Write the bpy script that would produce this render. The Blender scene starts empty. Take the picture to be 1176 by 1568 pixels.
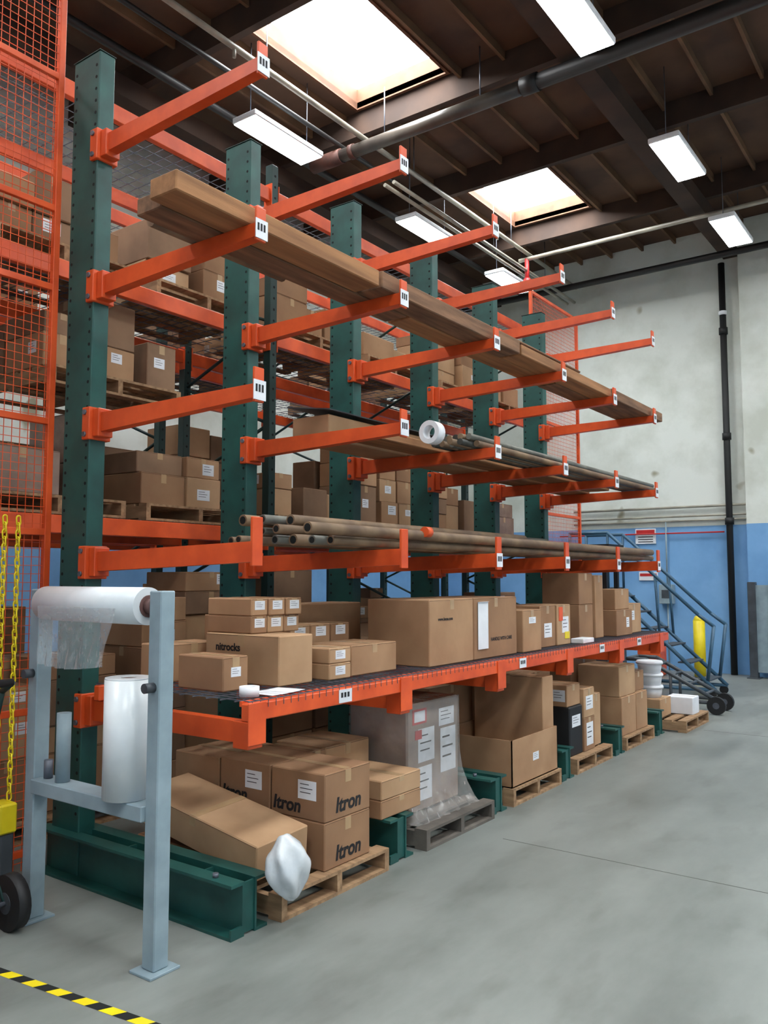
import bpy, math, random, bmesh, itertools
from mathutils import Vector, Matrix, noise
random.seed(7)
S = bpy.context.scene
COL = S.collection

def srgb(r,g,b):
    f=lambda c:(c/255/12.92) if c/255<=0.04045 else ((c/255+0.055)/1.055)**2.4
    return (f(r),f(g),f(b),1)

# ------------------------------------------------------------ materials
def mat(name,c1,c2=None,rough=.5,metal=0,scale=6,bump=0,bscale=40,stretch=(1,1,1),emit=0,detail=4,spec=.5,lo=.35,hi=.65,alpha=None):
    m=bpy.data.materials.new(name); m.use_nodes=True
    nt=m.node_tree; N=nt.nodes; L=nt.links
    b=N['Principled BSDF']
    b.inputs['Roughness'].default_value=rough; b.inputs['Metallic'].default_value=metal
    b.inputs['Specular IOR Level'].default_value=spec
    if alpha: b.inputs['Alpha'].default_value=alpha
    if c2 is None: c2=tuple(x*.8 for x in c1[:3])+(1,)
    tc=N.new('ShaderNodeTexCoord'); mp=N.new('ShaderNodeMapping'); mp.inputs['Scale'].default_value=stretch
    L.new(tc.outputs['Object'],mp.inputs['Vector'])
    no=N.new('ShaderNodeTexNoise'); no.inputs['Scale'].default_value=scale; no.inputs['Detail'].default_value=detail
    L.new(mp.outputs['Vector'],no.inputs['Vector'])
    r=N.new('ShaderNodeValToRGB'); r.color_ramp.elements[0].color=c1; r.color_ramp.elements[1].color=c2
    r.color_ramp.elements[0].position=lo; r.color_ramp.elements[1].position=hi
    L.new(no.outputs['Fac'],r.inputs['Fac']); L.new(r.outputs['Color'],b.inputs['Base Color'])
    if bump:
        n2=N.new('ShaderNodeTexNoise'); n2.inputs['Scale'].default_value=bscale
        L.new(mp.outputs['Vector'],n2.inputs['Vector'])
        bp=N.new('ShaderNodeBump'); bp.inputs['Strength'].default_value=bump; bp.inputs['Distance'].default_value=.01
        L.new(n2.outputs['Fac'],bp.inputs['Height']); L.new(bp.outputs['Normal'],b.inputs['Normal'])
    if emit:
        b.inputs['Emission Color'].default_value=c1; b.inputs['Emission Strength'].default_value=emit
    return m

ORANGE=mat('orange_paint',srgb(230,92,40),srgb(204,74,28),rough=.42,scale=5)
GREEN=mat('green_paint',srgb(32,86,80),srgb(24,68,64),rough=.45,scale=5)
GREEND=mat('dark_green_paint',srgb(22,54,50),srgb(18,44,42),rough=.5)
HOLE=mat('hole_black',srgb(10,14,14),rough=.9)
JOINT=mat('joint_dark',srgb(90,90,86),rough=.9)
STEEL=mat('galvanised_wire',srgb(110,114,124),srgb(84,88,98),rough=.45,metal=.4)
GREYP=mat('grey_paint',srgb(146,164,172),srgb(128,146,154),rough=.45)
CB=[mat('cardboard_a',srgb(174,136,102),srgb(156,118,86),rough=.85,scale=3,bump=.15,bscale=9),
    mat('cardboard_b',srgb(156,118,86),srgb(138,102,74),rough=.85,scale=3,bump=.15,bscale=9),
    mat('cardboard_c',srgb(186,150,114),srgb(168,132,98),rough=.85,scale=3,bump=.15,bscale=9),
    mat('cardboard_d',srgb(146,114,88),srgb(124,96,74),rough=.85,scale=3,bump=.2,bscale=9)]
CBIN=mat('cardboard_inside',srgb(140,106,76),rough=.9)
TAPE=mat('packing_tape',srgb(180,148,110),rough=.3)
SEAM=mat('flap_seam',srgb(90,64,44),rough=.9)
WHITE=mat('white_label',srgb(228,230,234),srgb(216,218,222),rough=.6)
INK=mat('black_ink',srgb(28,26,28),rough=.7)
RED=mat('red_paint',srgb(190,40,40),rough=.5)
RUST=mat('rusty_coupling',srgb(96,56,44),srgb(72,44,36),rough=.7)
WOOD=mat('pallet_wood',srgb(170,136,102),srgb(130,100,72),rough=.85,scale=4,stretch=(1,6,6),bump=.2)
WOODG=mat('grey_pallet_wood',srgb(112,104,96),srgb(84,78,72),rough=.9,scale=4,bump=.2)
LUMB=mat('lumber',srgb(168,118,76),srgb(128,88,56),rough=.8,scale=2,stretch=(8,.6,8),bump=.15)
LUMB2=mat('weathered_lumber',srgb(138,100,72),srgb(98,70,50),rough=.85,scale=2.4,stretch=(8,.8,8),bump=.25)
FILM=mat('stretch_film_roll',srgb(226,230,232),srgb(206,212,216),rough=.25,scale=3)
CORE=mat('roll_core',srgb(110,78,74),rough=.7)
BLACK=mat('black_rubber',srgb(24,24,26),rough=.6)
DTUBE=mat('dark_tube',srgb(66,66,60),srgb(44,44,40),rough=.45,scale=10)
BTUBE=mat('brown_tube',srgb(138,112,84),srgb(96,74,56),rough=.6,scale=4)
PIPEG=mat('pipe_grey',srgb(120,120,110),srgb(84,82,76),rough=.45,scale=4,metal=.2)
YEL=mat('yellow_paint',srgb(236,214,30),srgb(222,196,20),rough=.45)
BLUEST=mat('blue_grey_steel',srgb(60,98,124),srgb(46,80,104),rough=.45)
DGREY=mat('dark_grey_metal',srgb(70,76,82),srgb(56,60,66),rough=.5)
CEILW=mat('ceiling_plywood',srgb(98,70,50),srgb(70,48,36),rough=.85,scale=1.2)
BEAMW=mat('ceiling_timber',srgb(70,50,38),srgb(52,37,29),rough=.85,scale=2)
JOISTW=mat('joist_timber',srgb(120,88,62),srgb(94,68,48),rough=.85,scale=2)
WELL=mat('skylight_well_wood',srgb(104,68,44),srgb(84,52,32),rough=.8)
PIPEW=mat('pipe_white',srgb(172,166,150),srgb(136,130,118),rough=.35,scale=3)
PIPEM=mat('pipe_main',srgb(92,84,76),srgb(64,58,54),rough=.3,scale=3)
PIPED=mat('pipe_dark',srgb(32,30,30),rough=.5)
SKYM=mat('skylight_diffuser',(.93,.975,1,1),(.93,.975,1,1),emit=30)
LAMP=mat('fluorescent_lens',(.94,1,1,1),(.94,1,1,1),emit=11)
WRAP=mat('wrapped_cardboard',srgb(150,128,114),srgb(130,108,96),rough=.22,scale=5,bump=.6,bscale=14)
BAG=mat('white_plastic_bag',srgb(224,228,230),srgb(200,207,212),rough=.22,bump=.3,bscale=20,alpha=.88)

def clear_film(name,col,fac):
    m=bpy.data.materials.new(name); m.use_nodes=True; nt=m.node_tree; N=nt.nodes;L=nt.links
    b=N['Principled BSDF']; b.inputs['Base Color'].default_value=col; b.inputs['Roughness'].default_value=.2
    no=N.new('ShaderNodeTexNoise'); no.inputs['Scale'].default_value=9
    mr=N.new('ShaderNodeMapRange'); mr.inputs['To Min'].default_value=fac-.15; mr.inputs['To Max'].default_value=fac+.2
    L.new(no.outputs['Fac'],mr.inputs['Value']); L.new(mr.outputs['Result'],b.inputs['Alpha'])
    return m
CLEAR=clear_film('clear_stretch_film',srgb(200,202,204),.33)
CLEAR2=clear_film('thin_stretch_film',srgb(190,186,182),.24)

def wall_mat():
    m=bpy.data.materials.new('painted_wall'); m.use_nodes=True; nt=m.node_tree; N=nt.nodes;L=nt.links
    b=N['Principled BSDF']; b.inputs['Roughness'].default_value=.75
    g=N.new('ShaderNodeNewGeometry'); sp=N.new('ShaderNodeSeparateXYZ'); L.new(g.outputs['Position'],sp.inputs[0])
    gt=N.new('ShaderNodeMath'); gt.operation='GREATER_THAN'; gt.inputs[1].default_value=2.6; L.new(sp.outputs['Z'],gt.inputs[0])
    n=N.new('ShaderNodeTexNoise'); n.inputs['Scale'].default_value=.8; n.inputs['Detail'].default_value=7; n.inputs['Roughness'].default_value=.6
    L.new(g.outputs['Position'],n.inputs['Vector'])
    r=N.new('ShaderNodeValToRGB'); r.color_ramp.elements[0].color=srgb(194,197,186); r.color_ramp.elements[1].color=srgb(222,225,218)
    r.color_ramp.elements[0].position=.35; r.color_ramp.elements[1].position=.58; L.new(n.outputs['Fac'],r.inputs['Fac'])
    n3=N.new('ShaderNodeTexNoise'); n3.inputs['Scale'].default_value=1.7; n3.inputs['Detail'].default_value=2; L.new(g.outputs['Position'],n3.inputs['Vector'])
    r3=N.new('ShaderNodeValToRGB'); r3.color_ramp.elements[0].color=(.5,.45,.35,1); r3.color_ramp.elements[1].color=(1,1,1,1)
    r3.color_ramp.elements[0].position=.25; r3.color_ramp.elements[1].position=.3; L.new(n3.outputs['Fac'],r3.inputs['Fac'])
    mm=N.new('ShaderNodeMix'); mm.data_type='RGBA'; mm.blend_type='MULTIPLY'; mm.inputs['Factor'].default_value=1
    L.new(r.outputs['Color'],mm.inputs[6]); L.new(r3.outputs['Color'],mm.inputs[7])
    r2=N.new('ShaderNodeValToRGB'); r2.color_ramp.elements[0].color=srgb(104,152,200); r2.color_ramp.elements[1].color=srgb(124,172,218)
    r2.color_ramp.elements[0].position=.35; r2.color_ramp.elements[1].position=.6; L.new(n.outputs['Fac'],r2.inputs['Fac'])
    mx=N.new('ShaderNodeMix'); mx.data_type='RGBA'; L.new(gt.outputs[0],mx.inputs['Factor']); L.new(r2.outputs['Color'],mx.inputs[6]); L.new(mm.outputs[2],mx.inputs[7])
    L.new(mx.outputs[2],b.inputs['Base Color'])
    return m
WALL=wall_mat()
def floor_mat():
    m=bpy.data.materials.new('concrete_floor'); m.use_nodes=True; nt=m.node_tree; N=nt.nodes;L=nt.links
    b=N['Principled BSDF']
    g=N.new('ShaderNodeNewGeometry')
    mp=N.new('ShaderNodeMapping'); mp.inputs['Scale'].default_value=(1.3,.5,1); L.new(g.outputs['Position'],mp.inputs['Vector'])
    n=N.new('ShaderNodeTexNoise'); n.inputs['Scale'].default_value=1.3; n.inputs['Detail'].default_value=9; n.inputs['Roughness'].default_value=.62
    L.new(mp.outputs['Vector'],n.inputs['Vector'])
    r=N.new('ShaderNodeValToRGB'); e=r.color_ramp.elements; e[0].color=srgb(104,108,104); e[1].color=srgb(130,134,130); e[0].position=.34; e[1].position=.62
    L.new(n.outputs['Fac'],r.inputs['Fac'])
    n2=N.new('ShaderNodeTexNoise'); n2.inputs['Scale'].default_value=3.4; n2.inputs['Detail'].default_value=6
    L.new(mp.outputs['Vector'],n2.inputs['Vector'])
    r2=N.new('ShaderNodeValToRGB'); e=r2.color_ramp.elements; e[0].color=(.7,.69,.67,1); e[1].color=(1,1,1,1); e[0].position=.3; e[1].position=.45
    L.new(n2.outputs['Fac'],r2.inputs['Fac'])
    mx=N.new('ShaderNodeMix'); mx.data_type='RGBA'; mx.blend_type='MULTIPLY'; mx.inputs['Factor'].default_value=.6
    L.new(r.outputs['Color'],mx.inputs[6]); L.new(r2.outputs['Color'],mx.inputs[7]); L.new(mx.outputs[2],b.inputs['Base Color'])
    mr=N.new('ShaderNodeMapRange'); mr.inputs['To Min'].default_value=.36; mr.inputs['To Max'].default_value=.56
    L.new(n.outputs['Fac'],mr.inputs['Value']); L.new(mr.outputs['Result'],b.inputs['Roughness'])
    return m
FLOOR=floor_mat()

# ------------------------------------------------------------ mesh builder
class MB:
    def __init__(s): s.v=[];s.f=[];s.m=[];s.s=[];s.mats=[]
    def mi(s,m):
        if m not in s.mats: s.mats.append(m)
        return s.mats.index(m)
    def add(s,vs,fs,m,smooth=False,M=None):
        o=len(s.v); 
        if M is not None: vs=[M@Vector(v) for v in vs]
        s.v+= [tuple(v) for v in vs]
        k=s.mi(m)
        for i,f in enumerate(fs):
            s.f.append(tuple(o+j for j in f)); s.m.append(k); s.s.append(smooth if isinstance(smooth,bool) else smooth[i])
    def box(s,x0,x1,y0,y1,z0,z1,m,M=None):
        vs=[(x0,y0,z0),(x1,y0,z0),(x1,y1,z0),(x0,y1,z0),(x0,y0,z1),(x1,y0,z1),(x1,y1,z1),(x0,y1,z1)]
        s.add(vs,[(0,3,2,1),(4,5,6,7),(0,1,5,4),(1,2,6,5),(2,3,7,6),(3,0,4,7)],m,False,M)
    def cbox(s,x0,x1,y0,y1,z0,z1,m,c=.006,M=None):
        lo=(x0,y0,z0);hi=(x1,y1,z1); idx={};vs=[]
        for sg in itertools.product((0,1),repeat=3):
            for a in range(3):
                p=[(hi[k] if sg[k] else lo[k]) for k in range(3)]
                for k in range(3):
                    if k!=a: p[k]+= -c if sg[k] else c
                idx[sg+(a,)]=len(vs); vs.append(tuple(p))
        fs=[]
        for a in range(3):
            o=[k for k in range(3) if k!=a]
            for sa in (0,1):
                q=[]
                for (p,r) in ((0,0),(1,0),(1,1),(0,1)):
                    sg=[0,0,0]; sg[a]=sa; sg[o[0]]=p; sg[o[1]]=r; q.append(idx[tuple(sg)+(a,)])
                fs.append(q)
        for c3 in range(3):
            a,b=[k for k in range(3) if k!=c3]
            for sa in (0,1):
                for sb in (0,1):
                    g=[0,0,0]; g[a]=sa; g[b]=sb; g1=list(g); g1[c3]=1
                    fs.append([idx[tuple(g)+(a,)],idx[tuple(g)+(b,)],idx[tuple(g1)+(b,)],idx[tuple(g1)+(a,)]])
        for sg in itertools.product((0,1),repeat=3): fs.append([idx[sg+(a,)] for a in range(3)])
        C=Vector(((x0+x1)/2,(y0+y1)/2,(z0+z1)/2)); out=[]
        for f in fs:
            p=[Vector(vs[i]) for i in f]; n=(p[1]-p[0]).cross(p[2]-p[0]); ce=sum(p,Vector())/len(p)
            out.append(tuple(f) if n.dot(ce-C)>0 else tuple(reversed(f)))
        s.add(vs,out,m,False,M)
    def cyl(s,p0,p1,r,m,n=14,r1=None,caps=True,M=None):
        p0=Vector(p0);p1=Vector(p1); r1=r if r1 is None else r1
        d=(p1-p0).normalized(); a=Vector((0,0,1)) if abs(d.z)<.9 else Vector((1,0,0))
        u=d.cross(a).normalized(); w=d.cross(u)
        vs=[];fs=[];sm=[]
        for k in range(n):
            t=2*math.pi*k/n; e=u*math.cos(t)+w*math.sin(t); vs.append(p0+e*r); vs.append(p1+e*r1)
        for k in range(n):
            j=(k+1)%n; fs.append((2*k,2*k+1,2*j+1,2*j)); sm.append(True)
        if caps:
            fs.append(tuple(2*k for k in range(n))); sm.append(False)
            fs.append(tuple(2*k+1 for k in reversed(range(n)))); sm.append(False)
        s.add(vs,fs,m,sm,M)
    def tube(s,pts,r,m,n=8,M=None):
        for a,b in zip(pts[:-1],pts[1:]): s.cyl(a,b,r,m,n,M=M)
        for p in pts[1:-1]: s.ball(p,r,m,M=M)
    def ball(s,c,r,m,n=8,M=None):
        vs=[];fs=[]; c=Vector(c)
        for i in range(1,4):
            ph=math.pi*i/4
            for k in range(n):
                t=2*math.pi*k/n; vs.append(c+Vector((math.sin(ph)*math.cos(t),math.sin(ph)*math.sin(t),math.cos(ph)))*r)
        vs+= [c+Vector((0,0,r)),c-Vector((0,0,r))]
        for i in range(2):
            for k in range(n):
                j=(k+1)%n; fs.append((i*n+k,(i+1)*n+k,(i+1)*n+j,i*n+j))
        for k in range(n):
            j=(k+1)%n; fs.append((3*n,k,j)); fs.append((3*n+1,2*n+j,2*n+k))
        s.add(vs,fs,m,True,M)
    def ring(s,p0,p1,ro,ri,m,n=24,M=None):
        p0=Vector(p0);p1=Vector(p1);d=(p1-p0).normalized(); a=Vector((0,0,1)) if abs(d.z)<.9 else Vector((1,0,0))
        u=d.cross(a).normalized(); w=d.cross(u); vs=[];fs=[];sm=[]
        for k in range(n):
            t=2*math.pi*k/n; e=u*math.cos(t)+w*math.sin(t); vs+=[p0+e*ro,p1+e*ro,p1+e*ri,p0+e*ri]
        for k in range(n):
            j=(k+1)%n
            for q,sf in ((0,True),(1,False),(2,True),(3,False)):
                fs.append((4*k+q,4*k+(q+1)%4,4*j+(q+1)%4,4*j+q)); sm.append(sf)
        s.add(vs,fs,m,sm,M)
    def build(s,name,parent=None,origin=None):
        me=bpy.data.meshes.new(name); 
        xs=[v[0] for v in s.v]; ys=[v[1] for v in s.v]; zs=[v[2] for v in s.v]
        o=Vector(origin) if origin else Vector(((min(xs)+max(xs))/2,(min(ys)+max(ys))/2,min(zs)))
        me.from_pydata([tuple(Vector(v)-o) for v in s.v],[],s.f)
        for m in s.mats: me.materials.append(m)
        me.polygons.foreach_set('material_index',s.m); me.polygons.foreach_set('use_smooth',s.s)
        me.update()
        ob=bpy.data.objects.new(name,me); COL.objects.link(ob)
        if parent: ob.parent=parent; ob.location=o-parent.location
        else: ob.location=o
        return ob
def empty(name,loc=(0,0,0)):
    e=bpy.data.objects.new(name,None); e.location=loc; COL.objects.link(e); return e
def rotz(cx,cy,a,cz=0): return Matrix.Translation((cx,cy,cz))@Matrix.Rotation(a,4,'Z')@Matrix.Translation((-cx,-cy,-cz))
def one(name,fn,parent=None):
    b=MB(); fn(b); return b.build(name,parent)

# ------------------------------------------------------------ room shell
XL,XR,YB,YF,ZC=-9.6,7.0,-5.0,15.4,8.0
def shell(name,*a,m=WALL):
    b=MB(); b.box(*a,m); return b.build(name)
shell('floor',XL,XR,YB,YF,-.1,0,m=FLOOR)
shell('wall_far',XL-.2,XR+.2,YF,YF+.2,0,9)
shell('wall_left',XL-.2,XL,YB,YF,0,9)
shell('wall_right',XR,XR+.2,YB,YF,0,9)
shell('wall_back',XL-.2,XR+.2,YB-.2,YB,0,9)
sky=[]
rowsY=[(-3.1,-.9),(1.55,3.75),(6.28,8.5),(11.0,13.15)]
colsX=[(-6.6,-5.2),(-.6,.75),(4.2,5.55)]
for cx in colsX:
    for ry in rowsY: sky.append((cx[0],cx[1],ry[0],ry[1]))
b=MB()
xs=sorted({XL,XR}|{c for q in colsX for c in q}); ys=sorted({YB,YF}|{c for q in rowsY for c in q})
for i in range(len(xs)-1):
    for j in range(len(ys)-1):
        if any(abs(xs[i]-q[0])<1e-6 and abs(ys[j]-q[2])<1e-6 for q in sky): continue
        b.box(xs[i],xs[i+1],ys[j],ys[j+1],ZC,ZC+.08,CEILW)
b.build('ceiling')
for n,(x0,x1,y0,y1) in enumerate(sky):
    b=MB(); t=.04; z1=ZC+.3
    b.box(x0-t,x0,y0-t,y1+t,ZC-.02,z1,WELL); b.box(x1,x1+t,y0-t,y1+t,ZC-.02,z1,WELL)
    b.box(x0,x1,y0-t,y0,ZC-.02,z1,WELL); b.box(x0,x1,y1,y1+t,ZC-.02,z1,WELL)
    b.box(x0,x1,y0,y1,z1-.03,z1,SKYM)
    b.build('skylight')
for y in (-3.3,-.8,1.45,3.87,6.15,8.62,10.85,13.3):
    one('ceiling_purlin',lambda b:b.box(XL,XR,y-.045,y+.045,ZC-.34,ZC-.001,BEAMW))
for x in (-8.2,-3.45,1.6,6.2):
    one('ceiling_glulam_beam',lambda b:b.box(x-.13,x+.13,YB,YF,ZC-.6,ZC-.341,BEAMW))
b=MB(); x=XL+.3
while x<XR:
    for ya,yb in ((-4.9,-3.35),(-3.25,-.85),(-.75,1.4),(1.5,3.82),(3.92,6.1),(6.2,8.57),(8.67,10.8),(10.9,13.25),(13.35,15.38)):
        if any(q[0]-.1<x<q[1]+.1 and not(yb<q[2] or ya>q[3]) for q in sky): continue
        b.box(x-.02,x+.02,ya,yb,ZC-.11,ZC-.001,JOISTW)
    x+=.61
b.build('ceiling_joist')
for x in (-6.77,-2.95,1.2,5.2):
    for y in (-2.8,.5,3.85,7.17,10.5,13.25):
        if x<-6 and y==3.85: continue
        b=MB(); z=7.0
        b.cbox(x-.19,x+.19,y-.61,y+.61,z+.01,z+.08,WHITE,.01)
        for k in range(4):
            b.box(x-.175+k*.09,x-.175+k*.09+.08,y-.59,y+.59,z,z+.0095,LAMP)
        for yy in (y-.5,y+.5): b.cyl((x,yy,z+.08),(x,yy,ZC-.002),.006,STEEL,5)
        b.build('high_bay_light')
SPK='sprinkler_pipe'
def f(b):
    b.cyl((-7.0,8.3,7.28),(-4.0,8.3,7.28),.085,PIPEM,16); b.cyl((-4.0,8.3,7.28),(6.5,8.3,7.28),.09,PIPED,16)
    b.cyl((-7.2,8.3,7.28),(-6.7,8.3,7.28),.1,RUST,16); b.cyl((-6.55,8.3,7.28),(-6.48,8.3,7.28),.098,RUST,16); b.cyl((-4.05,8.3,7.28),(-3.85,8.3,7.28),.105,PIPED,16)
    for x in (-6,-4.6,-1,2): b.cyl((x,8.3,7.3),(x,8.3,7.99),.008,STEEL,5)
one(SPK,f)
def f(b):
    b.cyl((-6.35,-4,7.42),(-6.35,15.3,7.42),.035,PIPEW,12)
    for y in range(-3,15,3):
        b.cyl((-6.35,y,7.42),(-6.35,y,7.3),.02,PIPEW,8); b.cyl((-6.35,y+.5,7.42),(-6.35,y+.5,7.99),.008,STEEL,5)
one(SPK,f)
one(SPK,lambda b:b.cyl((-6.72,-4,7.42),(-6.72,15.3,7.42),.03,PIPED,12))
one(SPK,lambda b:b.cyl((-7.5,-4,7.5),(-7.5,15.3,7.5),.05,PIPED,12))
one(SPK,lambda b:b.cyl((-6.5,13.1,7.31),(6.5,13.1,7.31),.035,PIPEW,12))
one(SPK,lambda b:b.cyl((XL+.1,14.6,7.2),(6.5,14.6,7.2),.06,PIPED,12))
def f(b):
    b.cyl((-6.35,9.0,7.1),(-6.35,15.2,7.1),.028,PIPEW,10); b.cyl((-6.5,9.0,7.1),(-6.5,15.2,7.1),.028,PIPEW,10)
    b.cyl((-6.35,13.1,7.31),(-6.35,13.1,6.9),.04,RED,10); b.ball((-6.35,13.1,6.9),.08,RED,12)
    for y in (9.5,12,14): b.cyl((-6.42,y,7.1),(-6.42,y,7.99),.006,STEEL,5)
one(SPK,f)
b=MB()
b.cyl((-3.6,15.3,0),(-3.6,15.3,7.3),.055,BLACK,14)
for z in (2.6,4.1,6.0): b.cyl((-3.6,15.3,z),(-3.6,15.3,z+.12),.075,BLACK,14)
b.cyl((-3.6,15.3,6.35),(-3.6,15.3,6.42),.07,WHITE,14)
b.build('standpipe')
b=MB()
for z,r in ((2.95,.022),(2.78,.018),(2.7,.018)): b.cyl((-6.5,15.34,z),(-.5,15.34,z),r,PIPEW,8)
b.cyl((-6.8,15.34,2.48),(-3.7,15.34,2.48),.014,RED,8)
b.build('wall_conduit')
b=MB(); b.box(-3.3,-2.2,15.2,15.4,0,7.99,WALL); b.build('wall_pilaster')
b=MB()
for y in (-1.0,4.9,9.6,13.0): b.box(-2.6,XR,y-.003,y+.003,.0005,.0012,JOINT)
b.build('floor_joint')
b=MB(); b.cbox(-5.3,-4.92,15.37,15.395,2.3,2.58,WHITE,.003); b.box(-5.28,-4.94,15.366,15.37,2.48,2.56,RED)
for k in range(3): b.box(-5.25,-4.97,15.367,15.37,2.33+k*.045,2.345+k*.045,INK)
b.build('wall_sign')
b=MB(); b.cbox(-5.25,-4.9,15.37,15.395,1.62,1.78,WHITE,.003); b.box(-5.23,-4.92,15.366,15.37,1.7,1.75,RED); b.build('wall_sign')

# ------------------------------------------------------------ cantilever rack
Y0,SP=2.92,1.22; FY=[2.92]+[2.97+SP*i for i in range(1,6)]
XC0,XC1,XT=-4.45,-4.19,-2.88
LEV=[4.27,3.40,2.58,1.77]
rack=empty('cantilever_rack',(-4.3,Y0,0))
def placard(b,x,y,z,w=.085,h=.1):
    b.box(x,x+.004,y-w/2,y+w/2,z,z+h,WHITE)
    g=w/4
    for k in range(3):
        yy=y-w/2+g*.55+k*g
        b.box(x+.004,x+.0055,yy,yy+g*.6,z+h*.4,z+h*.78,INK)
for i,y in enumerate(FY):
    b=MB(); y0,y1=y-.055,y+.055
    b.cbox(XC0,XC1,y0,y1,.0,4.86,GREEN,.006)
    b.box(XC0-.004,XC1+.004,y0-.004,y1+.004,4.86,4.865,GREEND)
    z=.35
    while z<4.8:
        for x in (XC0+.03,XC1-.03):
            b.cyl((x,y0-.0015,z),(x,y0+.002,z),.010,HOLE,8)
        z+=.075
    b.build('column_%d'%(i+1),rack)
    b=MB()
    xa,xb=XC0-.05,XT-.02
    for s in (-1,1):
        w0=y+s*.035
        b.box(xa,xb,min(w0,w0+s*.012),max(w0,w0+s*.012),0,.25,GREEN)
        for z0 in (0,.235): b.box(xa,xb,min(w0+s*.012,w0+s*.085),max(w0+s*.012,w0+s*.085),z0,z0+.015,GREEN)
    for x in (xb-.3,xb-.02,xb-.9): b.box(x,x+.012,y-.035,y+.035,.01,.24,GREEN)
    b.box(xb-.012,xb,y-.118,y-.047,.015,.05,GREEN)
    b.cyl((xb-.15,y-.08,.25),(xb-.15,y-.08,.27),.015,STEEL,8)
    b.build('base_%d'%(i+1),rack)
    for l,z in enumerate(LEV+[.93]):
        b=MB(); dz=.03 if l==3 else 0
        b.cbox(XC1-.05,XC1+.02,y-.075,y+.075,z-.1,z+.09,ORANGE,.004)
        b.cbox(XC1+.02,XC1+.075,y-.05,y+.05,z-.085,z+.08,ORANGE,.004)
        for zz in (z-.07,z+.06): b.cyl((XC1-.02,y-.085,zz),(XC1-.02,y-.075,zz),.016,STEEL,6)
        xr=XC1+.07; hr=.055; ht_=.035 if l<3 else .05; w=.032
        vs=[]
        for (x,h,cz) in ((xr,hr,z),(XT,ht_,z+hr-ht_+dz)):
            vs+=[(x,y-w,cz-h),(x,y+w,cz-h),(x,y+w,cz+h),(x,y-w,cz+h)]
        b.add(vs,[(0,3,2,1),(4,5,6,7),(0,1,5,4),(1,2,6,5),(2,3,7,6),(3,0,4,7)],ORANGE)
        if l<4:
            zt=z+hr+dz
            b.cbox(XT-.012,XT+.004,y-.034,y+.034,zt-.09,zt+.085,ORANGE,.003)
            if l==3:
                b.cbox(XT-.012,XT+.006,y-.036,y+.036,zt-.12,zt+.12,ORANGE,.003)
                if i>1: placard(b,XT+.006,y,zt-.1)
            else: placard(b,XT+.004,y,zt-.08)
        else:
            b.cbox(XT-.1,XT+.006,y-.05,y+.05,z-.07,z+.06,ORANGE,.004)
        b.build('arm_%d_%d'%(i+1,l+1),rack)
deck=empty('wire_deck_shelf',(-3.5,Y0,.99))
b=MB()
DY0,DY1=Y0-.05,FY[-1]+.25
b.cbox(XT-.045,XT+.01,DY0,DY1,.991,1.075,ORANGE,.005)
b.cbox(XC1+.1,XC1+.15,DY0,DY1,.991,1.075,ORANGE,.005)
b.box(XT-.055,XT-.04,DY0,DY1,1.06,1.085,ORANGE)
for i in range(6): b.cbox(XT+.01,XT+.018,FY[i]-.06,FY[i]+.06,.88,1.08,ORANGE,.002)
for yy in (3.6,5.75,7.35,8.35): placard(b,XT+.012,yy,1.0,.11,.07)
b.build('deck_beam',deck)
b=MB(); y=DY0+.02
while y<DY1: b.box(XC1+.1,XT,y-.0025,y+.0025,1.083,1.088,STEEL); y+=.055
x=XC1+.12
while x<XT: b.box(x-.0025,x+.0025,DY0,DY1,1.078,1.083,STEEL); x+=.1
b.box(XT,XT+.004,DY0,DY1,1.083,1.088,STEEL)
y=DY0+.02
while y<DY1:
    b.box(XT+.0105,XT+.013,y-.0015,y+.0015,1.05,1.088,STEEL); y+=.055
b.build('wire_deck',deck)

# ------------------------------------------------------------ cartons
ci=[0]
def lab(b,face,bx,u,v,w,h,M=None):
    x0,x1,y0,y1,z0,z1=bx
    if face=='X':
        cy=y0+(y1-y0)*u; cz=z0+(z1-z0)*v
        b.box(x1,x1+.0015,cy-w/2,cy+w/2,cz-h/2,cz+h/2,WHITE,M)
        for k in range(3):
            zz=cz+h/2-h*(.2+.22*k); b.box(x1+.0015,x1+.002,cy-w*.38,cy+w*(.1+.1*((k*2)%3)),zz-h*.03,zz+h*.01,INK,M)
    else:
        cx=x0+(x1-x0)*u; cz=z0+(z1-z0)*v
        b.box(cx-w/2,cx+w/2,y0-.0015,y0,cz-h/2,cz+h/2,WHITE,M)
        for k in range(3):
            zz=cz+h/2-h*(.2+.22*k); b.box(cx-w*.38,cx+w*(.1+.1*((k*2)%3)),y0-.002,y0-.0015,zz-h*.03,zz+h*.01,INK,M)
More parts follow.
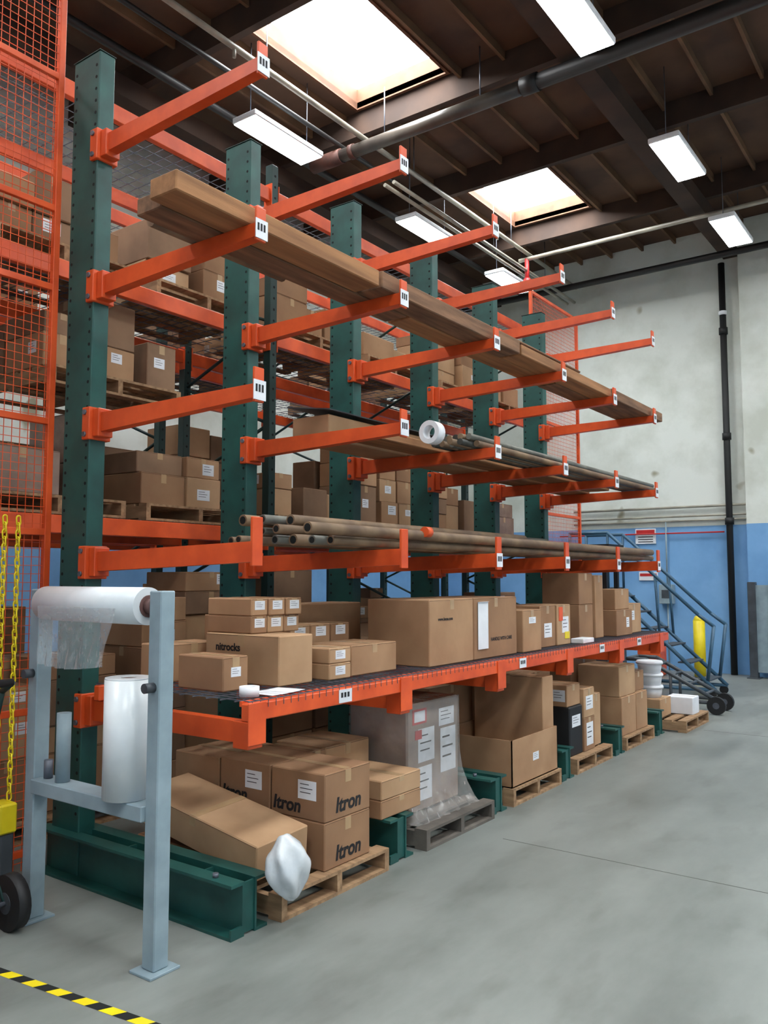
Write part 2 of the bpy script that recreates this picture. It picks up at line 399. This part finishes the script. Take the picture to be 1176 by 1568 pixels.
def carton(x0,x1,y0,y1,z0,z1,labels=(),m=None,rot=0,tapex=True,texts=(),name='cardboard_box',M=None):
    b=MB(); ci[0]+=1
    m=m or CB[ci[0]%3]
    MM=rotz((x0+x1)/2,(y0+y1)/2,math.radians(rot)) if rot else None
    if M is not None: MM=M
    b.cbox(x0,x1,y0,y1,z0,z1,m,.006,MM)
    cx=(x0+x1)/2; cy=(y0+y1)/2; e=.0008; h=min(.07,(z1-z0)*.3)
    if tapex:
        b.box(x0+.004,x1-.004,cy-.0015,cy+.0015,z1,z1+e*.6,SEAM,MM)
        b.box(x0+.004,x1-.004,cy-.025,cy+.025,z1+e*.6,z1+e*1.6,TAPE,MM)
        b.box(x1,x1+e,cy-.025,cy+.025,z1-h,z1-.004,TAPE,MM)
        b.box(x1,x1+e*.8,y0+.005,y1-.005,z1-.008,z1-.0055,SEAM,MM)
    else:
        b.box(cx-.0015,cx+.0015,y0+.004,y1-.004,z1,z1+e*.6,SEAM,MM)
        b.box(cx-.025,cx+.025,y0+.004,y1-.004,z1+e*.6,z1+e*1.6,TAPE,MM)
        b.box(cx-.025,cx+.025,y0-e,y0,z1-h,z1-.004,TAPE,MM)
        b.box(x0+.005,x1-.005,y0-e*.8,y0,z1-.008,z1-.0055,SEAM,MM)
    for (f,u,v,w,hh) in labels: lab(b,f,(x0,x1,y0,y1,z0,z1),u,v,w,hh,MM)
    ob=b.build(name)
    for (f,t,u,v,sz) in texts:
        cu=bpy.data.curves.new('printed_text','FONT'); cu.body=t; cu.size=sz; cu.extrude=.0005; cu.offset=sz*.03; cu.align_x='CENTER'; cu.align_y='CENTER'
        if t=='Itron': cu.shear=.15
        cu.materials.append(INK); to=bpy.data.objects.new('printed_text',cu); COL.objects.link(to); to.parent=ob
        if f=='X': w=Vector((x1+.0012,y0+(y1-y0)*u,z0+(z1-z0)*v)); to.rotation_euler=(math.pi/2,0,math.pi/2)
        else: w=Vector((x0+(x1-x0)*u,y0-.0012,z0+(z1-z0)*v)); to.rotation_euler=(math.pi/2,0,0)
        to.location=w-ob.location
    return ob
def pallet(x0,x1,y0,y1,z0=0,m=WOOD):
    b=MB()
    n=3
    for k in range(n):
        yy=y0+(y1-y0-.04)*k/(n-1); b.box(x0,x1,yy,yy+.04,z0+.018,z0+.108,m)
    nb=7
    for k in range(nb):
        xx=x0+(x1-x0-.09)*k/(nb-1); b.box(xx,xx+.09,y0,y1,z0+.108,z0+.126,m)
    for k in range(3):
        xx=x0+(x1-x0-.09)*k/2; b.box(xx,xx+.09,y0,y1,z0,z0+.018,m)
    return b.build('wood_pallet')
DZ=1.0885
carton(-3.56,-3.21,3.02,3.2,DZ,1.265,[('X',.5,.55,.07,.05)])
carton(-3.7,-3.12,3.34,3.62,DZ,1.36,tapex=False,texts=[('Y','nitrocks',.32,.72,.06)])
for k in range(3):
    carton(-3.72,-3.36,3.37+.135*k,3.5+.135*k,1.361,1.46,[('X',.5,.6,.08,.05)],m=CB[(k+1)%3])
    carton(-3.72+.01*k,-3.36+.01*k,3.37+.135*k,3.5+.135*k,1.461,1.56,[('X',.5,.6,.08,.05)],m=CB[0])
carton(-3.98,-3.75,3.1,3.5,DZ,1.3); carton(-3.95,-3.74,3.55,3.95,DZ,1.45)
carton(-3.33,-3.08,3.72,3.92,DZ,1.18,[('X',.5,.55,.09,.05)]); carton(-3.33,-3.08,3.72,3.92,1.181,1.27,[('X',.5,.55,.09,.05)],m=CB[2])
carton(-3.45,-3.1,3.95,4.42,DZ,1.27,m=CB[0])
for k in range(3): carton(-3.68,-3.48,3.82+.2*k,4.01+.2*k,DZ,1.38,[('X',.5,.85,.1,.06)])
carton(-4.0,-3.72,4.1,4.85,DZ,1.5,m=CB[0],tapex=False)
carton(-3.5,-2.99,4.64,5.22,DZ,1.53,m=CB[0],texts=[('X','www.lucas.com',.35,.7,.03)])
b5=carton(-3.5,-2.99,5.23,5.9,DZ,1.53,m=CB[1],texts=[('X','HANDLE WITH CARE',.62,.3,.035)])
b=MB(); b.box(-2.985,-2.983,5.28,5.43,1.16,1.5,WHITE); b.box(-2.985,-2.975,5.28,5.43,1.5,1.502,WHITE); b.build('paper_sheet')
carton(-3.7,-3.52,5.0,5.9,DZ,1.48,m=CB[2])
carton(-3.7,-3.28,5.95,6.42,DZ,1.5,m=CB[2]); carton(-3.45,-3.05,6.45,6.75,DZ,1.44,[('X',.5,.4,.15,.12)]); carton(-3.4,-3.04,6.77,7.05,DZ,1.44,[('X',.6,.5,.14,.14)])
carton(-3.27,-2.97,5.97,6.3,DZ,1.42,[('X',.5,.75,.12,.05)],m=CB[0])
b=MB(); b.box(-3.038,-3.036,6.8,6.88,1.3,1.42,ORANGE); b.box(-3.038,-3.036,6.92,7.02,1.14,1.2,YEL); b.build('orange_sticker')
carton(-3.5,-3.12,7.45,7.78,DZ,1.42,m=CB[1]); carton(-3.5,-3.12,7.45,7.78,1.421,1.72,m=CB[1]); carton(-3.45,-3.1,7.8,8.0,DZ,1.7)
carton(-3.4,-3.02,8.15,8.6,DZ,1.35,[('X',.7,.5,.08,.1)]); carton(-3.4,-3.08,8.62,9.05,DZ,1.4,[('X',.4,.6,.1,.1)]); carton(-3.4,-3.05,8.2,8.6,1.351,1.56)
b=MB(); b.cbox(-3.06,-2.94,7.1,7.35,DZ,1.13,WHITE,.004); b.build('small_white_box')
b=MB(); b.ring((-3.0,3.0,DZ+.001),(-3.0,3.0,DZ+.05),.05,.032,WHITE); b.build('tape_roll')
b=MB()
for k in range(3): b.box(-3.1+.02*k,-2.92+.015*k,3.08+.05*k,3.24+.04*k,DZ+.002*k,DZ+.002*k+.0015,WHITE,rotz(-3,3.1,.08*k))
b.build('paper_stack')
# --- floor loads, bay 1
pallet(-4.1,-2.86,3.1,4.0)
P=.127
def itron(x0,x1,y0,y1,z0,z1,l=1):
    carton(x0,x1,y0,y1,z0,z1,[('Y',.68,.62,.13,.1)] if l else (),m=CB[1],texts=[('X','Itron',.5,.28,.11),('Y','Itron',.3,.25,.1)])
itron(-3.29,-2.9,3.47,3.87,P,.375,0); itron(-3.29,-2.9,3.47,3.87,.376,.63)
itron(-3.7,-3.3,3.47,3.87,P,.375,0); itron(-3.7,-3.3,3.47,3.87,.376,.63)
itron(-4.1,-3.71,3.47,3.87,P,.375,0); carton(-4.1,-3.71,3.47,3.87,.376,.62)
M1=Matrix.Translation((-3.45,3.25,.3))@Matrix.Rotation(math.radians(7),4,'Y')@Matrix.Rotation(math.radians(5),4,'X')@Matrix.Rotation(math.radians(-3),4,'Z')@Matrix.Translation((3.45,-3.25,-.3))
carton(-3.98,-2.97,3.07,3.43,.25,.43,m=CB[2],M=M1,tapex=False)
carton(-4.0,-3.3,3.12,3.42,P,.22,m=CB[1])
carton(-4.12,-3.75,3.89,4.04,P,.6); carton(-3.74,-3.38,3.9,4.05,P,.62); carton(-3.8,-3.38,4.05,4.5,.252,.62)
carton(-3.36,-2.95,4.05,4.47,.251,.36); carton(-3.36,-2.95,4.05,4.47,.361,.475,m=CB[2])
# plastic bag: loose crumpled sheet draped over the carton corner
me=bpy.data.meshes.new('plastic_bag'); rb=random.Random(4)
bm=bmesh.new(); bmesh.ops.create_icosphere(bm,subdivisions=3,radius=1)
for v in bm.verts:
    n=v.co.normalized()
    t=(1-n.z)/2                       # 0 top .. 1 bottom
    rad=.085+.045*math.sin(math.pi*min(1,t*1.15))
    fold=.016*math.sin(math.atan2(n.y,n.x)*5+2*n.z)+.014*noise.noise(n*2.5+Vector((9,1,2)))
    j=rb.uniform(-.009,.009)
    v.co=Vector((n.x*(rad*.72+fold+j),n.y*(rad+fold+j),n.z*.165+j+.015*noise.noise(n*3)))
for f_ in bm.faces: f_.smooth=True
bm.to_mesh(me); bm.free(); me.materials.append(BAG)
bag=bpy.data.objects.new('plastic_bag',me); bag.location=(-2.79,3.07,.285); bag.rotation_euler=(.15,-.1,.25); COL.objects.link(bag)
md=bag.modifiers.new('subdivision','SUBSURF'); md.levels=1; md.render_levels=1
# bay 2
pallet(-3.9,-2.86,4.4,5.27,0,WOODG)
b=MB(); bx=(-3.6,-3.12,4.57,5.22,P,.84)
b.cbox(*bx,WRAP,.012)
for a in (('X',.35,.6,.2,.22),('X',.78,.5,.2,.3),('X',.3,.25,.2,.22),('X',.75,.82,.2,.12)): lab(b,a[0],bx,*a[1:])
b.box(bx[1],bx[1]+.002,4.63,4.8,.7,.8,RED); b.box(bx[1]+.002,bx[1]+.003,4.65,4.78,.715,.785,WHITE)
b.box(bx[1]+.001,bx[1]+.003,4.66,4.74,.6,.66,RED)
b.build('shrink_wrapped_carton')
b=MB(); n=36; vs=[];fs=[]
LY=((.84,.006),(.6,.01),(.45,.012),(.33,.03),(.24,.07),(.17,.13),(.132,.19))
for j,(z,o) in enumerate(LY):
    for k in range(n+1):
        t=k/n; w=.025*math.sin(k*1.9+j*.7)*max(0,(j-2))/4
        if t<.45: q=t/.45; vs.append((-3.6+q*(.48+o),4.57-o*.8-w,z+w*.3))
        else: q=(t-.45)/.55; vs.append((-3.12+o+w,4.57-o*.8+q*(.65+o*.6),z+w*.3))
for j in range(len(LY)-1):
    for k in range(n): a=j*(n+1)+k; fs.append((a,a+n+1,a+n+2,a+1))
b.add(vs,fs,CLEAR2,True); b.build('stretch_film_skirt')
# bay 3 open box
pallet(-4.0,-2.88,5.6,6.45)
def openbox(x0,x1,y0,y1,z0,z1,m):
    b=MB(); t=.008
    b.box(x0,x1,y0,y1,z0,z0+t,CBIN)
    b.box(x0,x0+t,y0,y1,z0,z1,m); b.box(x1-t,x1,y0,y1,z0,z1,m); b.box(x0,x1,y0,y0+t,z0,z1,m); b.box(x0,x1,y1-t,y1,z0,z1,m)
    return b
b=openbox(-3.6,-2.9,5.62,6.42,P,.47,CB[0])
lab(b,'X',(-3.6,-2.9,5.62,6.42,P,.47),.5,.5,.1,.06)
b.build('open_cardboard_box')
carton(-3.55,-2.92,6.2,6.4,.14,.88,m=CB[0],tapex=False)
carton(-4.0,-3.62,5.62,6.3,P,.8,m=CB[1])
# bay 4
pallet(-4.0,-2.9,6.82,7.65)
b=MB(); bx=(-3.4,-2.98,6.86,7.14,P,.55)
b.cbox(*bx,BLACK,.01); lab(b,'X',bx,.5,.7,.18,.1); b.build('black_wrapped_box')
carton(-3.4,-2.97,7.16,7.4,P,.42,[('X',.5,.5,.15,.2)]); carton(-3.4,-2.97,7.16,7.4,.421,.68,[('X',.5,.5,.16,.12)])
carton(-3.4,-3.0,6.86,7.14,.551,.74,[('Y',.8,.5,.12,.1)]); carton(-3.95,-3.45,6.86,7.5,P,.8); carton(-3.4,-3.0,7.42,7.62,P,.6)
# bay 5
pallet(-4.0,-2.9,8.02,8.86)
carton(-3.45,-2.95,8.05,8.45,P,.5,m=CB[0]); carton(-3.45,-2.95,8.47,8.8,P,.5,m=CB[0]); carton(-3.4,-2.97,8.05,8.5,.501,.8,m=CB[2]); carton(-3.95,-3.5,8.1,8.8,P,.85)
carton(-3.4,-3.0,8.53,8.85,.501,.7,m=CB[1])
pallet(-3.7,-2.7,9.3,10.2)
carton(-3.5,-2.98,9.32,9.7,P,.33)
b=MB()
for k in range(3):
    z=.332+.135*k
    b.cyl((-3.15,9.5,z),(-3.15,9.5,z+.135),.12,WHITE,24,.14); b.ring((-3.15,9.5,z+.1),(-3.15,9.5,z+.125),.148,.125,WHITE)
b.build('plastic_bucket_stack')
b=MB(); b.cbox(-3.05,-2.75,9.75,10.0,P,.32,WHITE,.008); b.box(-3.04,-2.76,9.87,9.88,.32,.3205,SEAM); b.build('small_white_box')
# --- lumber, tubes and pipes on arms
def plank(b,x0,x1,y0,y1,z0,z1,m=LUMB): b.cbox(x0,x1,y0,y1,z0,z1,m,.006)
zt=LEV[1]+.057
b=MB()
plank(b,-3.32,-3.135,2.5,4.6,zt,zt+.09,LUMB2); plank(b,-3.12,-2.93,2.42,4.0,zt,zt+.1)
plank(b,-3.32,-3.13,4.63,7.0,zt,zt+.085);plank(b,-3.32,-3.13,7.03,9.4,zt,zt+.085,LUMB2); plank(b,-3.12,-2.93,4.03,5.9,zt,zt+.11,LUMB2); plank(b,-3.12,-2.93,5.93,7.9,zt,zt+.085);plank(b,-3.12,-2.93,7.93,9.5,zt,zt+.1,LUMB2)
plank(b,-3.32,-2.96,4.45,7.2,zt+.111,zt+.13,LUMB2)
plank(b,-3.3,-3.0,2.6,3.9,zt+.101,zt+.115,LUMB2)
b.build('lumber_bundle')
b=MB()
b.cyl((-3.36,2.62,zt+.037),(-3.36,3.6,zt+.037),.035,BTUBE,10)
b.build('cardboard_tube')
zt=LEV[2]+.057
b=MB()
plank(b,-4.0,-3.66,4.4,6.7,zt,zt+.18,CB[2]); plank(b,-4.0,-3.66,6.72,9.1,zt,zt+.16,LUMB); plank(b,-3.6,-3.35,4.6,8.9,zt,zt+.06,LUMB)
b.build('long_wood_crate')
b=MB(); b.box(-4.02,-3.62,4.36,6.4,0,.008,DGREY,Matrix.Translation((0,0,zt+.225))@Matrix.Translation((-3.8,5.5,0))@Matrix.Rotation(math.radians(8),4,'Y')@Matrix.Translation((3.8,-5.5,0))); b.build('flat_steel_sheet')
b=MB(); random.seed(3)
for k in range(11):
    r=.024; xx=-3.27+(k%6)*.055+(.027 if k>5 else 0); z=zt+r+.002+(.047 if k>5 else 0)
    b.cyl((xx,5.1+random.random()*.2,z),(xx,9.35+random.random()*.15,z),r,[DTUBE,BTUBE,PIPEG,BTUBE][k%4],10)
b.build('tube_bundle')
b=MB(); b.ring((-3.2,4.97,zt+.086),(-3.2,5.06,zt+.086),.085,.05,WHITE); b.build('tape_roll')
b=MB(); z0=LEV[3]+.09
random.seed(5)
for k in range(21):
    r=random.choice([.028,.034,.024]); row=k//8; xx=-3.62+(k%8)*.078+(.039 if row==1 else 0); z=z0+.036+row*.06
    ya=3.35+random.random()*.4; mm=[BTUBE,PIPEG,BTUBE,DTUBE,PIPEG][k%5]
    ye=9.2+random.random()*.3 if row<2 else 6.5+random.random()
    b.cyl((xx,ya,z),(xx,ye,z),r,mm,12)
    b.cyl((xx,ya-.002,z),(xx,ya+.01,z),r*.7,HOLE,10)
b.cyl((-3.0,4.6,z0+.12),(-3.0,4.66,z0+.12),.035,ORANGE,12)
b.build('pipe_bundle')

# ------------------------------------------------------------ pallet racks behind
def pallet_rack(x0,x1,ys,lv):
    e=empty('pallet_rack',(x0,ys[0],0))
    for k,y in enumerate(ys):
        b=MB()
        for x in (x0,x1):
            b.cbox(x-.04,x+.04,y-.04,y+.04,0,5.3,GREEND,.004)
            z=.1
            while z<5.2: b.cyl((x+.0405,y,z),(x+.042,y,z),.012,HOLE,6); z+=.1
        z=.3
        while z<4.8:
            b.tube([(x0,y,z),(x1,y,z+.45)],.015,GREEND,6); b.tube([(x1,y,z+.45),(x0,y,z+.9)],.015,GREEND,6); z+=.9
        b.build('upright_%d'%k,e)
    b=MB()
    for z in lv:
        for x in (x0,x1):
            for a,c in zip(ys[:-1],ys[1:]):
                b.cbox(x-.025,x+.025,a+.04,c-.04,z-.06,z+.06,ORANGE,.004)
                for yy in (a+.045,c-.045): b.box(x-.045,x+.045,yy-.004,yy+.004,z-.12,z+.1,ORANGE)
    b.build('beams',e)
    b=MB()
    for z in lv:
        for a,c in zip(ys[:-1],ys[1:]):
            y=a+.08
            while y<c-.05: b.box(min(x0,x1),max(x0,x1),y-.0025,y+.0025,z+.062,z+.067,STEEL); y+=.1
            for k in range(9):
                x=min(x0,x1)+.06+k*.12; b.box(x-.0025,x+.0025,a+.05,c-.05,z+.057,z+.062,STEEL)
    b.build('wire_decks',e)
YS=[-.05,2.55,5.15,7.75,10.35]
pallet_rack(-4.95,-6.05,YS,[2.03,3.75,5.02])
pallet_rack(-6.4,-7.5,YS,[2.03,3.75,5.02])
random.seed(21)
def load(xf,y0,y1,z0,h,wrap=False):
    """mixed pallet load: irregular columns of differently sized cartons"""
    pallet(xf-.95,xf,y0,y1,z0); z=z0+.128
    y=y0
    while y<y1-.18:
        w=random.choice([.3,.36,.44,.55]); w=min(w,y1-y)
        hh=h*random.uniform(.5,1.05); zz=z; xo=random.uniform(0,.12)
        while zz<z+hh-.1:
            d=random.choice([.18,.24,.3,.38]); d=min(d,z+hh-zz)
            if d<.1: break
            lb=[]
            rr=random.random()
            if rr<.25: lb=[('X',random.uniform(.3,.7),random.uniform(.4,.7),random.uniform(.07,.14),random.uniform(.06,.1))]
            elif rr<.35: lb=[('Y',random.uniform(.5,.8),.6,.1,.08)]
            oo=xo+random.uniform(0,.04)
            carton(xf-.5-oo,xf-.02-oo,y+.006,y+w-.006,zz+.001,zz+d-.001,lb,m=WRAP if wrap else random.choice(CB),rot=random.uniform(-2,2) if w<.5 else 0,tapex=random.random()<.5)
            zz+=d
        y+=w+random.choice([0,0,.02,.08])
    carton(xf-.94,xf-.64,y0+.02,y1-.02,z+.001,z+h*.7,m=CB[3])
load(-4.98,.1,1.15,2.1,1.0); load(-4.98,1.35,2.4,2.1,.7)
load(-4.98,2.68,3.72,2.1,.6,True); load(-4.98,3.9,4.95,2.1,.7)
load(-4.98,3.1,4.2,2.98,.55)
load(-4.98,5.3,6.3,2.1,.5); load(-4.98,6.5,7.6,2.1,.95)
load(-4.98,7.9,8.9,2.1,.8); load(-4.98,9.1,10.2,2.1,.55,True)
load(-4.98,.1,1.15,3.82,.5); load(-4.98,1.35,2.4,3.82,.6)
load(-4.98,2.68,3.7,3.82,.5); load(-4.98,3.95,5.0,3.82,.7)
load(-4.98,5.35,6.4,3.82,.6); load(-4.98,6.6,7.6,3.82,.35)
load(-4.98,8.0,9.0,3.82,.65); load(-4.98,9.2,10.2,3.82,.4)
for a,(h1,h2) in zip((-.05,2.55,5.15,7.75),[(1.5,1.4),(1.4,1.7),(1.65,1.5),(1.3,1.6)]):
    load(-4.98,a+.14,a+1.22,0,h1); load(-4.98,a+1.36,a+2.42,0,h2)
for z0,h in ((0.0,1.5),(2.1,.8),(3.82,.5)):
    for k,a in enumerate((-.05,2.55,5.15,7.75)):
        load(-6.45,a+.3,a+1.4,z0,h+.2*math.sin(k*3+z0))

# orange mesh guards
def mesh_guard(x,y0,y1,z0,z1,rails):
    b=MB()
    for y in (y0,y1): b.cbox(x-.02,x+.02,y-.02,y+.02,z0,z1,ORANGE,.003)
    for z in rails: b.cbox(x-.015,x+.015,y0,y1,z-.02,z+.02,ORANGE,.003)
    y=y0+.05
    while y<y1: b.box(x-.0018,x+.0018,y-.0018,y+.0018,z0,z1,ORANGE); y+=.05
    z=z0+.05
    while z<z1: b.box(x+.0018,x+.0054,y0,y1,z-.0018,z+.0018,ORANGE); z+=.05
    b.build('orange_mesh_guard')
mesh_guard(-4.56,.6,2.84,.0,5.9,[.1,.9,1.95,2.62,3.45,3.95,4.8,5.85])
mesh_guard(-4.56,9.5,10.95,.0,5.35,[.1,1.3,2.5,3.7,5.33])

# ------------------------------------------------------------ stretch wrap stand
st=empty('stretch_wrap_stand',(-3.4,2.42,0))
b=MB()
for x in (-2.965,-3.9):
    b.cbox(x-.04,x+.04,2.38,2.46,.012,1.62,GREYP,.005)
    b.cbox(x-.07,x+.07,2.34,2.5,0,.012,GREYP,.002)
b.build('posts',st)
b=MB(); b.cbox(-3.86,-3.005,2.36,2.48,.62,.69,GREYP,.005); b.build('lower_rail',st)
b=MB()
b.cyl((-3.92,2.42,1.55),(-2.95,2.42,1.55),.02,DGREY,12)
for x in (-2.965,-3.9): b.cyl((x,2.38,1.2),(x,2.33,1.2),.022,DGREY,12)
b.build('spindle',st)
b=MB()
b.cyl((-3.86,2.42,1.55),(-3.06,2.42,1.55),.085,FILM,32); b.cyl((-3.07,2.42,1.55),(-3.055,2.42,1.55),.05,CORE,20); b.cyl((-3.06,2.42,1.55),(-3.01,2.42,1.55),.035,CORE,20)
b.build('film_roll',st)
b=MB(); n=30; vs=[];fs=[]
for j in range(10):
    for k in range(n+1):
        t=k/n; w=.014*math.sin(k*1.3+j*.6)*(j/9)+.006*math.sin(k*3.1)*(j/9); inset=.06*j/9
        vs.append((-3.8+inset+t*(.62-2*inset),2.332+w-.002*j,1.54-.03*j-(.02*math.sin(t*3.1+.4) if j==9 else 0)))
for j in range(9):
    for k in range(n): a=j*(n+1)+k; fs.append((a,a+1,a+n+2,a+n+1))
b.add(vs,fs,CLEAR,True); b.build('hanging_film',st)
b=MB(); b.cyl((-3.19,2.42,.692),(-3.19,2.42,1.22),.105,FILM,32); b.ring((-3.19,2.42,1.22),(-3.19,2.42,1.226),.104,.035,FILM); b.cyl((-3.19,2.42,1.2),(-3.19,2.42,1.222),.035,CORE,16)
b.build('standing_film_roll',st)
b=MB(); b.cyl((-3.68,2.42,.692),(-3.68,2.42,1.02),.035,GREYP,16); b.cyl((-3.8,2.42,.692),(-3.8,2.42,.78),.022,STEEL,14); b.build('peg',st)

# hazard tape
b=MB(); x=-4.6; k=0
while x<-1.9:
    yy=2.0+(x+3.5)*.12
    b.add([(x,yy,.001),(x+.075,yy+.009,.001),(x+.1,yy+.06,.001),(x+.025,yy+.051,.001)],[(0,1,2,3)],YEL if k%2 else HOLE)
    x+=.075;k+=1
b.build('hazard_floor_tape')

# hand truck (left)
ht=empty('hand_truck',(-4.0,2.2,0))
b=MB(); G=GREEND
for y in (2.0,2.28):
    b.cyl((-3.86,y-.03,.13),(-3.86,y+.03,.13),.13,BLACK,24); b.cyl((-3.86,y-.032,.13),(-3.86,y+.032,.13),.05,DGREY,16)
b.cyl((-3.86,1.97,.13),(-3.86,2.31,.13),.012,STEEL,8)
b.build('wheels',ht)
b=MB()
for y in (2.04,2.25): b.tube([(-3.99,y,.06),(-3.99,y,1.0),(-3.95,y,1.12),(-3.86,y,1.17)],.016,G)
for z in (.3,.6,.9): b.cyl((-3.99,2.04,z),(-3.99,2.25,z),.012,G,8)
b.cyl((-3.86,2.04,1.17),(-3.86,2.25,1.17),.02,BLACK,10)
b.box(-4.25,-3.99,2.0,2.28,.03,.04,G); b.tube([(-3.99,2.04,.3),(-3.86,2.04,.13)],.01,G); b.tube([(-3.99,2.25,.3),(-3.86,2.25,.13)],.01,G)
b.build('frame',ht)
b=MB()
def link(c,ax):
    r=.005; vs=[];fs=[];n,mn=10,5
    for i in range(n):
        t=2*math.pi*i/n; dz=.014 if math.sin(t)>0 else -.014
        for j in range(mn):
            p=2*math.pi*j/mn; rr=(.013+r*math.cos(p)); u=rr*math.cos(t); z=rr*math.sin(t)+dz; w=r*math.sin(p)
            vs.append((c[0]+(u if ax else w),c[1]+(w if ax else u),c[2]+z))
    for i in range(n):
        for j in range(mn):
            a=i*mn+j; bb=((i+1)%n)*mn+j; fs.append((a,bb,((i+1)%n)*mn+(j+1)%mn,i*mn+(j+1)%mn))
    b.add(vs,fs,YEL,True)
for y in (2.5,2.58):
    z=2.0;k=0
    while z>.46: link((-4.42,y,z),k%2); z-=.04;k+=1
b.build('yellow_chain')
b=MB(); b.cbox(-4.5,-4.36,2.5,2.6,.29,.45,YEL,.01); b.cbox(-4.49,-4.37,2.51,2.59,.0,.29,DGREY,.01); b.box(-4.47,-4.39,2.497,2.5,.32,.4,INK); b.build('yellow_bin')

# ------------------------------------------------------------ far end objects
ld=empty('rolling_ladder',(-4,12.4,0))
b=MB(); ya,yb=12.1,12.75
for y in (ya,yb):
    b.tube([(-3.1,y,.12),(-4.6,y,1.5)],.028,BLUEST); b.tube([(-4.6,y,1.5),(-5.2,y,1.5),(-5.2,y,.1)],.026,BLUEST)
    b.tube([(-3.1,y,.12),(-5.2,y,.12)],.026,BLUEST); b.tube([(-4.6,y,1.5),(-4.6,y,.12)],.022,BLUEST)
    b.tube([(-3.2,y,.25),(-3.1,y,1.0),(-3.3,y,1.15),(-4.6,y,2.35),(-5.2,y,2.35),(-5.2,y,1.5)],.025,BLUEST)
    b.tube([(-3.85,y,.82),(-3.9,y,1.7)],.02,BLUEST); b.tube([(-4.6,y,1.5),(-4.6,y,2.35)],.02,BLUEST); b.tube([(-4.6,y,1.95),(-5.2,y,1.95)],.02,BLUEST)
    for x in (-3.15,-5.15): b.cyl((x,y-.02,.06),(x,y+.02,.06),.06,BLACK,14)
b.build('frame',ld)
b=MB()
for k in range(6):
    t=(k+.5)/6; x=-3.1-1.5*t; z=.12+1.38*t; b.box(x-.13,x+.05,ya,yb,z,z+.02,DGREY)
b.box(-5.2,-4.6,ya,yb,1.5,1.525,DGREY); b.build('steps',ld)

b=MB(); x,y=-3.98,14.6; b.cyl((x,y,0),(x,y,.95),.095,YEL,20); b.ball((x,y,.95),.095,YEL,16); b.cyl((x,y,0),(x,y,.012),.13,DGREY,20); b.build('bollard')
c=empty('utility_cart',(-3,11,0))
b=MB()
for y in (10.75,11.15):
    b.cyl((-2.75,y-.03,.11),(-2.75,y+.03,.11),.11,BLACK,20); b.cyl((-2.75,y-.032,.11),(-2.75,y+.032,.11),.04,STEEL,14)
    b.tube([(-2.7,y,.1),(-2.8,y,.2),(-3.6,y,.62),(-3.85,y,.62)],.026,DGREY)
    b.tube([(-2.7,y,.14),(-3.3,y,.14)],.024,DGREY)
for t in (.1,.35,.6,.85): b.cyl((-2.8-.8*t,10.75,.2+.42*t),(-2.8-.8*t,11.15,.2+.42*t),.018,DGREY,8)
b.cyl((-3.85,10.75,.62),(-3.85,11.15,.62),.026,DGREY,8)
b.tube([(-3.3,10.75,0.02),(-3.3,10.75,.45)],.02,DGREY); b.tube([(-3.3,11.15,0.02),(-3.3,11.15,.45)],.02,DGREY)
b.build('frame',c)
b=MB()
for x in (-3.2,-2.85): 
    b.cbox(x-.06,x+.06,14.9,15.05,0,1.6,DGREY,.006); b.cbox(x-.1,x+.1,14.85,15.1,0,.015,DGREY,.002)
b.box(-3.14,-2.91,14.96,15.0,.1,1.55,GREYP)
b.build('door_track_guard')
b=MB(); b.cbox(-4.85,-4.6,15.25,15.398,1.2,1.55,GREYP,.006); b.cyl((-4.72,15.34,1.55),(-4.72,15.34,2.7),.015,GREYP,8); b.cyl((-4.72,15.34,0),(-4.72,15.34,1.2),.015,GREYP,8); b.box(-4.8,-4.65,15.245,15.25,1.3,1.45,DGREY); b.build('electrical_box')
b=MB(); b.cbox(-4.95,-4.55,14.3,14.65,0,.55,ORANGE,.02); b.cyl((-4.75,14.47,.55),(-4.75,14.47,.75),.12,ORANGE,16); b.tube([(-4.9,14.35,.5),(-4.9,14.25,.8),(-4.6,14.25,.8),(-4.6,14.35,.5)],.015,BLACK); b.build('shop_vacuum')
b=MB(); b.cbox(-5.0,-4.3,11.3,12.0,.12,1.0,DGREY,.03); b.box(-4.95,-4.88,11.4,11.46,1.0,2.1,BLACK); b.box(-4.95,-4.88,11.84,11.9,1.0,2.1,BLACK); b.box(-4.42,-4.36,11.4,11.46,1.0,2.1,BLACK); b.box(-4.42,-4.36,11.84,11.9,1.0,2.1,BLACK); b.box(-5,-4.3,11.35,11.95,2.1,2.15,BLACK)
for y in (11.4,11.9):
    for x in (-4.85,-4.45): b.cyl((x,y-.06,.15),(x,y+.06,.15),.15,BLACK,18)
b.build('forklift')

# ------------------------------------------------------------ world & camera
w=bpy.data.worlds.new('World'); S.world=w; w.use_nodes=True
w.node_tree.nodes['Background'].inputs[0].default_value=(.8,.9,1,1); w.node_tree.nodes['Background'].inputs[1].default_value=1
cam=bpy.data.cameras.new('Camera'); co=bpy.data.objects.new('Camera',cam); COL.objects.link(co); S.camera=co
cam.sensor_fit='HORIZONTAL'; cam.sensor_width=36; cam.lens=1270/1176*36
psi=math.radians(35.9); pit=math.radians(4.5)
co.location=(0,0,1.68); co.rotation_euler=(math.pi/2+pit,0,psi)
S.view_settings.view_transform='Standard'
S.view_settings.exposure=0
print('CARTONS',ci[0])
